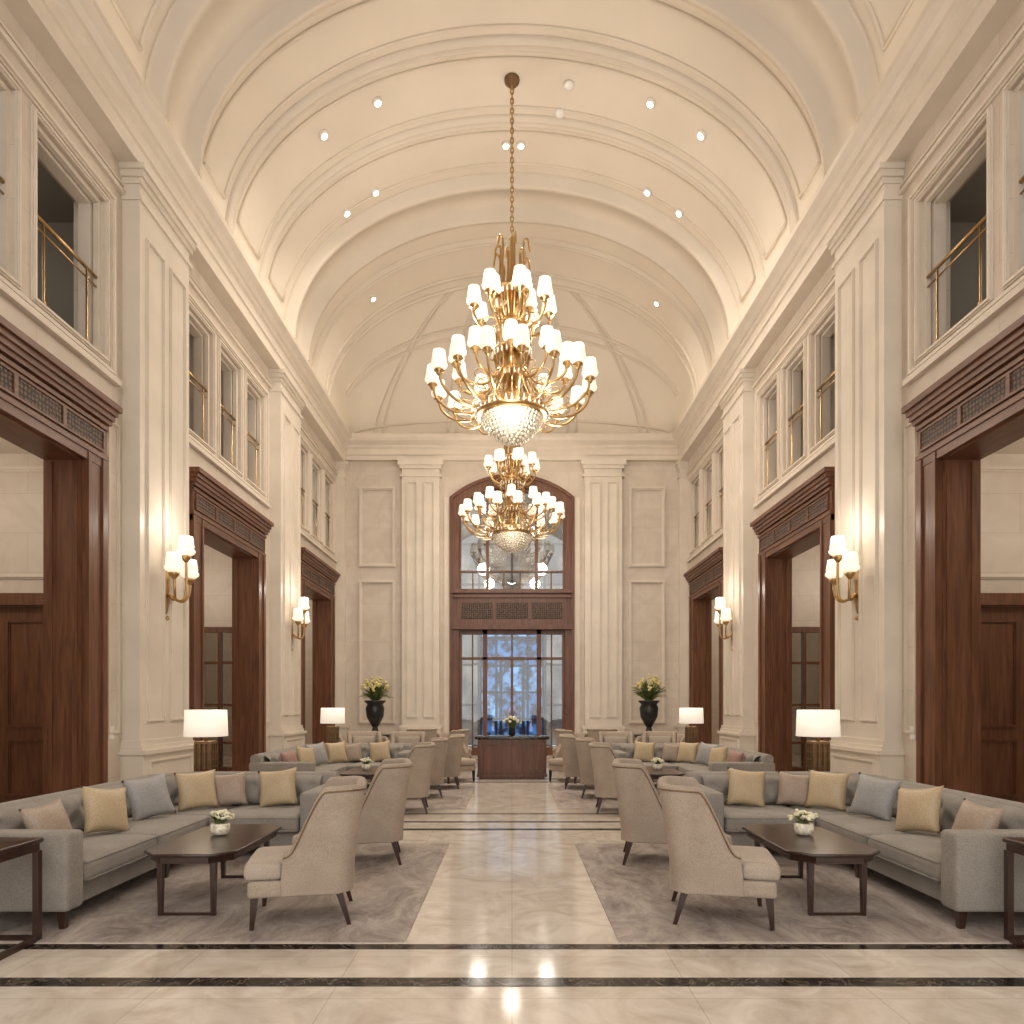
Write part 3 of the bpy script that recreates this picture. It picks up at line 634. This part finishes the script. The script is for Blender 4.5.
# ------------------------------------------------------------ sofa
SX0=2.02
def lpath(o,n1=26,na=14,n2=18,R=.6,X=4.1,Yb=8.0,y0=4.82,x0=SX0):
    P=[(X-o,y0+(Yb-R-y0)*i/n1) for i in range(n1)]
    P+=[(X-R+(R-o)*math.cos(pi/2*i/na),Yb-R+(R-o)*math.sin(pi/2*i/na)) for i in range(na)]
    P+=[(X-R-(X-R-x0)*i/n2,Yb-o) for i in range(n2+1)]
    return P
OX,OY=3.0,6.4
def build_sofa(s):
    e=empty('sectional_sofa',(s*OX,OY,RZ),'grey woven L-shaped sofa with tufted back and dark feet','sofa','grey sectional sofas')
    fl=s<0
    T=lambda P,z:[(x-OX,y-OY,z) for x,y in P]
    m=MB(); prof=[(.06,.13),(.03,.3),(0,.76),(.02,.80),(.07,.82),(.12,.80),(.15,.76),(.15,.13)]
    m.grid([T(lpath(o),z) for o,z in prof],closed_r=True)
    for idx in (0,-1): m.add([T(lpath(o),z)[idx] for o,z in prof],[tuple(range(len(prof)))])
    obj(m,'backrest',M['sofa'],e,flip=fl)
    m=MB(); N1,NA,N2=80,24,50
    base=lpath(.2,N1,NA,N2,y0=5.0,x0=SX0+.16); cum=[0]
    for i in range(1,len(base)): cum.append(cum[-1]+math.dist(base[i],base[i-1]))
    R=[]; ZN=18
    for j in range(ZN+1):
        z=.43+.36*j/ZN; L=[]
        for i,sv in enumerate(cum):
            best=9
            for r,zr in ((0,.55),(1,.68)):
                sp=.34; ph=(sv/sp+(.5 if r else 0)); d=abs(ph-round(ph))*sp; best=min(best,math.hypot(d,z-zr))
            e2=1-abs(2*j/ZN-1)**4
            off=.14+.12*e2*(.25+.75*min(1,best/.12)**.6)
            x,y=base[i]
            if i<=N1: nx,ny=-1,0
            elif i>=N1+NA: nx,ny=0,-1
            else:
                a=pi/2*(i-N1)/NA; nx,ny=-math.cos(a),-math.sin(a)
            L.append((x+nx*(off-.2)-OX,y+ny*(off-.2)-OY,z))
        R.append(L)
    m.grid(R); obj(m,'back_cushion',M['sofa'],e,flip=fl)
    m=MB(); m.prism([(x-OX,y-OY) for x,y in ((3.98,4.9),(3.98,7.9),(SX0+.08,7.9),(SX0+.08,7.06),(3.2,7.06),(3.2,4.9))],'z',.13,.28); obj(m,'base',M['sofa'],e,flip=fl)
    for (a,b,c,d) in ((3.12,3.9,5.0,6.04),(3.12,3.9,6.04,7.1),(3.12,3.9,7.1,7.8),(SX0+.17,3.12,6.98,7.8)):
        m=MB(); m.rbox(a-OX+.004,b-OX-.004,c-OY+.004,d-OY-.004,.28,.45,.05,4,.02)
        x0,x1,y0,y1=a-OX+.012,b-OX-.012,c-OY+.012,d-OY-.012
        for z in (.3,.43): m.tube([(x0+.02,y0,z),(x1-.02,y0,z),(x1,y0+.02,z),(x1,y1,z),(x0,y1,z),(x0,y0+.02,z)],.008,5,closed=True)
        obj(m,'seat_cushion',M['sofa'],e,flip=fl)
    for (a,b,c,d) in ((3.12,4.12,4.79,4.99),(SX0-.03,SX0+.16,6.99,8.02)):
        m=MB(); m.rbox(a-OX,b-OX,c-OY,d-OY,.13,.69,.035,3); obj(m,'armrest',M['sofa'],e,flip=fl)
    lm=MB(); lm.taper((0,0),.02,.03,0,.135); 
    for x,y in ((3.2,4.87),(4.02,4.87),(3.2,6.3),(4.0,6.3),(3.25,7.12),(4.0,7.9),(SX0+.07,7.9),(SX0+.07,7.08)):
        o=obj(lm,'leg',M['dwood'],e,((x-OX)*s,y-OY,0))
    return e
for s in (-1,1):
    a=build_sofa(s); copy_thing(a,(s*OX,OY+BAY,RZ))

# ------------------------------------------------------------ pillows
def pillow_mesh(m_,w=.25,t=.085):
    m=MB(); n=14
    for sg in (-1,1):
        rows=[]
        for i in range(n+1):
            u=-1+2*i/n; row=[]
            for j in range(n+1):
                v=-1+2*j/n; th=t*(max(0,(1-u*u))*max(0,(1-v*v)))**.42
                row.append((w*u*(1-.12*(1-v*v)),sg*th,w+w*v*(1-.12*(1-u*u))))
            rows.append(row)
        m.grid(rows)
    return m.mesh('throw_pillow',[m_])
PG,PY,PB,PR=pillow_mesh(M['gold'],.215),pillow_mesh(M['greyp'],.22),pillow_mesh(M['brownp'],.19),pillow_mesh(M['rustp'],.2)
def pillow(me,x,y,rz,lab,s,tilt=-.32,roll=0.):
    o=bpy.data.objects.new('throw_pillow',me); COL.objects.link(o); o.location=(s*x,y,RZ+.465); o.rotation_euler=(tilt,roll*s,rz*s)
    tag(o,lab,'pillow',None,'sofa throw pillows')
for s in (-1,1):
    for dy in (0,BAY):
        pillow(PB if not dy else PR,3.58,5.38+dy,-pi/2+.2,'small taupe satin throw pillow on grey sofa' if not dy else 'dusty rose satin throw pillow on grey sofa',s,-.35,.1)
        pillow(PG,3.54,5.98+dy,-pi/2+.45,'gold satin throw pillow leaning on grey sofa',s,-.33,-.14)
        pillow(PY,3.54,6.78+dy,-pi/2+.6,'grey-blue satin throw pillow leaning on grey sofa',s,-.3,.12)
        pillow(PG,3.36,7.34+dy,-pi/4+.1,'gold satin throw pillow in the sofa corner',s,-.3,.04)
        pillow(PB,3.12,7.56+dy,-.2,'taupe satin throw pillow tucked behind another in the corner',s,-.25,.1)
        pillow(PG,2.58,7.54+dy,-.1,'gold satin throw pillow against tufted sofa back',s,-.3,.1)
# ------------------------------------------------------------ wing chair
def build_chair(name,label,top=.99,width=.35,group='oatmeal wing chairs',lowarm=.56):
    e=empty(name,(0,0,0),label,'chair',group)
    YF=-.2
    def U(o,n1=20,na=8,n2=8):
        w=width-o; R=.14-o; yb=.30-o; yf=YF
        P=[(-w,yf+(yb-R-yf)*i/n1) for i in range(n1)]
        P+=[(-w+R-R*math.cos(pi/2*i/na),yb-R+R*math.sin(pi/2*i/na)) for i in range(na)]
        P+=[(-w+R+2*(w-R)*i/n2,yb) for i in range(n2)]
        P+=[(w-R+R*math.sin(pi/2*i/na),yb-R+R*math.cos(pi/2*i/na)) for i in range(na)]
        P+=[(w,yb-R-(yb-R-yf)*i/n1) for i in range(n1+1)]
        return P
    ref=U(.035)
    def ztop(p):
        t=max(0,min(1,(p[1]+.17)/.19)); t2=t*t*(3-2*t)
        hi=top-.05*max(0,(.2-p[1]))
        lo=lowarm-.04*max(0,(p[1]*-1-.08)/.12)
        return lo+(hi-lo)*t2
    zb=.24
    m=MB(); rows=[]
    sec=[(0,i/8) for i in range(9)]+[(.012,1.018),(.035,1.028),(.058,1.018)]+[(.07,1-i/8) for i in range(9)]
    for o,f in sec:
        P=U(o); row=[]
        for p,r in zip(P,ref):
            zt=ztop(r); z=zb+(zt-zb)*min(f,1)+max(0,f-1)*.9
            lean=.16*max(0,(z-.35))**1.3; flare=1+.08*max(0,(z-.4))
            row.append((p[0]*flare,p[1]+lean,z))
        rows.append(row)
    m.grid(rows)
    for k in (0,-1): m.add([r[k] for r in rows],[tuple(range(len(rows)))])
    obj(m,'backrest',M['chair'],e)
    m=MB(); m.tube([(x*1.01,y+.002,z-.012) for x,y,z in rows[8]],.006,5); obj(m,'nail_trim',M['bronze'],e)
    m=MB(); m.rbox(-width+.012,width-.012,-.43,.22,.225,.35,.03,3); obj(m,'seat',M['chair'],e)
    m=MB(); m.rbox(-width+.075,width-.075,-.46,.22,.35,.475,.05,4,.02); 
    for q in (-1,1): m.rbox(min(q*(width-.09),q*(width-.008)),max(q*(width-.09),q*(width-.008)),-.455,-.19,.35,.468,.045,2)
    obj(m,'seat_cushion',M['chairin'],e)
    if top>.9:
        m=MB(); m.rbox(-.25,.25,-.03,.03,0,.44,.03,4); o=obj(m,'back_cushion',M['chairin'],e,(0,.195,.47)); o.rotation_euler=(-.18,0,0)
    for x,y,ox,oy in ((-width+.05,-.38,-.0,-.02),(width-.05,-.38,.0,-.02),(-width+.06,.2,-.01,.07),(width-.06,.2,.01,.07)):
        m=MB(); m.taper((0,0),.014,.026,0,.24,(ox,oy)); obj(m,'leg',M['dwood'],e,(x,y,0))
    return e
ch=build_chair('wing_chair','oatmeal upholstered wing chair with nailhead trim and dark legs')
ch.location=(1.51,5.2,RZ); ch.rotation_euler=(0,0,math.radians(78))
for x,y,a in ((-1.51,5.2,-78),(1.43,7.05,80),(-1.43,7.05,-80),(1.55,10.3,84),(-1.55,10.3,-84),(1.5,11.9,82),(-1.5,11.9,-82),(1.3,13.2,86),(-1.3,13.2,-86),
              (2.25,14.75,-5),(-2.25,14.75,5),(3.2,14.9,-20),(-3.2,14.9,20),(2.35,17.3,150),(-2.35,17.3,-150),(1.45,16.4,100),(-1.45,16.4,-100)):
    copy_thing(ch,(x,y,RZ if y<14 else 0),math.radians(a))
tb=build_chair('tub_chair','low pale upholstered tub chair with dark legs',top=.82,width=.37,group='pale tub chairs',lowarm=.62)
tb.location=(1.30,14.4,0); tb.rotation_euler=(0,0,math.radians(-40))
for x,y,a in ((-1.30,14.4,40),(3.3,16.4,-40),(-3.3,16.4,40),(1.6,18.4,-30),(-1.6,18.4,30),(4.1,17.4,-60),(-4.1,17.4,60)):
    copy_thing(tb,(x,y,0),math.radians(a))

# ------------------------------------------------------------ coffee table
TX=2.46
def build_ctable():
    e=empty('coffee_table',(TX,5.73,RZ),'glossy dark walnut coffee table with clipped corners','table','dark coffee tables')
    hx,hy,c=.35,.64,.14
    def octo(k): 
        return [(-hx+c-k,-hy-k),(hx-c+k,-hy-k),(hx+k,-hy+c-k),(hx+k,hy-c+k),(hx-c+k,hy+k),(-hx+c-k,hy+k),(-hx-k,hy-c+k),(-hx-k,-hy+c-k)]
    m=MB(); m.prism(octo(0),'z',.455,.48); m.prism(octo(-.03),'z',.40,.455); m.tube([(x,y,.468) for x,y in octo(0)],.012,6,closed=True)
    obj(m,'tabletop',M['dwood'],e)
    for x,y in ((-.2,-.56),(.2,-.56),(-.2,.56),(.2,.56)):
        m=MB(); m.taper((0,0),.015,.022,0,.4); obj(m,'leg',M['dwood'],e,(x,y,0))
    for y in (-.56,.56):
        m=MB(); m.box(-.2,.2,-.01,.01,.0,.022); obj(m,'stretcher',M['dwood'],e,(0,y,0))
    return e
ct=build_ctable()
for x,y in ((-TX,5.73),(TX,5.73+BAY),(-TX,5.73+BAY)): copy_thing(ct,(x,y,RZ))
def bouquet(e,cz,r,h,nb,nl,bl,seed,ms=.03,tall=False):
    rnd=random.Random(seed)
    m=MB()
    for i in range(nl):
        a=rnd.uniform(0,2*pi); el=rnd.uniform(.15,1.0); R=r*rnd.uniform(.7,1.15)*math.sin(el*1.3+.2); z=h*rnd.uniform(.3,1.0)*(math.cos(el) if tall else 1)
        p0=Vector((0,0,cz)); p2=Vector((R*math.cos(a),R*math.sin(a),cz+z)); p1=(p0+p2)/2+Vector((0,0,h*.15)); w=ms*.8
        sd=Vector((-math.sin(a),math.cos(a),0))*w
        m.add([p0-sd*.2,p0+sd*.2,p1+sd,p2,p1-sd],[(0,1,2,3,4)])
        if tall: m.tube([p0,p1,p2],.006,4)
    o=obj(m,'foliage',M['leaf'],e)
    m=MB()
    for i in range(nb):
        a=rnd.uniform(0,2*pi); q=rnd.random()**.5; R=r*.85*q; z=cz+h*(.55+.4*(1-q*q))+rnd.uniform(-.1,.1)*h
        k=ms*rnd.uniform(.8,1.2)
        for j in range(3):
            m.lathe([(0,-k*.8),(k*.7,-k*.5),(k,0),(k*.6,k*.6),(0,k*.7)],c=(R*math.cos(a)+rnd.uniform(-k,k)*.7,R*math.sin(a)+rnd.uniform(-k,k)*.7,z+rnd.uniform(-k,k)*(1.6 if tall else .6)),seg=7)
    obj(m,'blossoms',bl,e)
def flower_bowl(x,y,z,seed):
    e=empty('flower_arrangement',(x,y,z),'small bowl of cream flowers on a table','flowers','table flower bowls')
    m=MB(); m.lathe([(.04,0),(.07,.01),(.085,.05),(.08,.09),(.07,.1)],seg=16); obj(m,'bowl',M['crystal'],e)
    bouquet(e,.07,.12,.13,26,50,M['bloomw'],seed,.018)
for s in (-1,1):
    flower_bowl(s*2.5,5.85,RZ+.482,3+s); flower_bowl(s*2.5,5.85+BAY,RZ+.482,9+s)

# ------------------------------------------------------------ square end table
def build_end():
    e=empty('end_table',(3.62,4.38,0),'square dark walnut end table with open frame','table','square end tables')
    h=.28
    m=MB(); m.rbox(-h,h,-h,h,.665,.70,.012,2); m.box(-h+.02,h-.02,-h+.02,h-.02,.61,.667); obj(m,'tabletop',M['dwood'],e)
    for x in (-1,1):
        for y in (-1,1):
            m=MB(); m.box(-.02,.02,-.02,.02,0,.615); obj(m,'leg',M['dwood'],e,(x*(h-.03),y*(h-.03),0))
    m=MB(); m.frame(lambda u,v,n:(u,v,n),-h+.012,h-.012,-h+.012,h-.012,.036,0,.035); obj(m,'base_frame',M['dwood'],e)
    return e
et=build_end(); copy_thing(et,(-3.47,4.38,0))
for x,y in ((2.45,16.0),(-2.45,16.0)): copy_thing(et,(x,y,0))
# ------------------------------------------------------------ console + lamps
def console(x,y):
    e=empty('side_table',(x,y,0),'dark walnut side table behind the sofa holding a lamp','table','lamp side tables')
    m=MB(); m.box(-.4,.4,-.2,.2,.69,.73); m.box(-.37,.37,-.17,.17,.61,.69); obj(m,'tabletop',M['dwood'],e)
    for a in (-.35,.35):
        for b in (-.16,.16):
            m=MB(); m.taper((0,0),.018,.025,0,.61); obj(m,'leg',M['dwood'],e,(a,b,0))
    m=MB(); m.box(-.36,.36,-.16,.16,.2,.22); obj(m,'shelf',M['dwood'],e)
def table_lamp(x,y,z):
    e=empty('table_lamp',(x,y,z),'bronze lattice table lamp with lit cream drum shade','lamp','lounge table lamps')
    m=MB(); m.box(-.12,.12,-.12,.12,0,.03); m.box(-.1,.1,-.1,.1,.40,.43); m.box(-.075,.075,-.075,.075,.03,.40)
    for a in (-.09,-.03,.03,.09):
        for b in (-.095,.095):
            m.box(a-.009,a+.009,b-.009,b+.009,.03,.4); m.box(b-.009,b+.009,a-.009,a+.009,.03,.4)
    for zz in (.12,.21,.30):
        m.frame(lambda u,v,n,zz=zz:(u,v,zz+n),-.1,.1,-.1,.1,.012,-.008,.008)
    m.lathe([(.02,.43),(.02,.55)],seg=8)
    obj(m,'lamp_base',M['bronze'],e)
    m=MB(); m.lathe([(.25,.49),(.238,.81),(.232,.81),(.245,.49)],seg=32); o=obj(m,'lamp_shade',M['lshade'],e)
    light('POINT',(x,y,z+.90),5,size=.08)
for s in (-1,1):
    for dy in (0,BAY): console(s*3.72,8.3+dy); table_lamp(s*3.72,8.3+dy,.731)

# ------------------------------------------------------------ reception desk, planters
e=empty('reception_desk',(0,14.95,0),'mahogany reception desk with black marble top','desk')
m=MB(); m.box(-.74,.74,-.3,.3,.06,.86); m.box(-.70,.70,-.26,.26,0,.06)
mf=lambda u,v,n:(u,-.3-n,v)
for a in (-.7,-.22,.26): m.mould(mf,a,a+.44,.14,.78,0,.05,.03)
m.box(-.76,.76,-.32,.32,.06,.11)
obj(m,'body',M['wood'],e)
m=MB(); m.rbox(-.80,.80,-.35,.35,.86,.93,.02,2); obj(m,'desktop',M['dm'],e)
e=empty('flower_vase',(0,14.9,.931),'vase of white and green flowers on the desk','flowers')
m=MB(); m.lathe([(.05,0),(.08,.05),(.06,.14),(.09,.18)],seg=16); obj(m,'vase',M['urn'],e)
bouquet(e,.14,.24,.28,26,50,M['bloomw'],22,.03)
for s in (-1,1):
    e=empty('plinth',(s*3.91,19.5,0),'low black plinth under the urn','plinth','urn plinths')
    m=MB(); m.box(-.42,.42,-.3,.3,0,.7); m.box(-.47,.47,-.35,.35,.7,.76); m.box(-.45,.45,-.33,.33,0,.1); obj(m,'body',M['urn'],e)
    e=empty('planter_urn',(s*3.91,19.5,.761),'black footed urn filled with tall yellow flowers','planter','flower urns')
    m=MB(); m.lathe([(.2,0),(.2,.04),(.1,.1),(.07,.2),(.12,.27),(.24,.5),(.27,.75),(.22,.86),(.3,.93),(.3,.97),(.22,.97)],seg=24); obj(m,'urn',M['urn'],e)
    bouquet(e,.9,.5,.72,34,150,M['bloom'],40+s,.042,True)
for s in (-1,1):
    m=MB(); m.box(-.006,.006,-.06,.06,-.09,.09); m.box(-.01,.01,-.02,.02,-.03,.03); o=obj(m,'light_switch',M['white'],loc=(s*(W-.007),9.36,1.22)); tag(o,'white switch plate on the stone wall','switch',None,'wall switches')

# ------------------------------------------------------------ world, camera
w=bpy.data.worlds.new('world'); scene.world=w; w.use_nodes=True
bg=w.node_tree.nodes['Background']; bg.inputs[0].default_value=(1,.96,.91,1); bg.inputs[1].default_value=2.5
cam=bpy.data.cameras.new('camera'); co=bpy.data.objects.new('camera',cam); COL.objects.link(co); co.location=(0,0,1.6); co.rotation_euler=(pi/2,0,0)
cam.lens=24; cam.sensor_width=36; cam.shift_y=(705-512)/1024; cam.clip_end=200
scene.camera=co
scene.view_settings.view_transform='Standard'
scene.view_settings.exposure=-.28
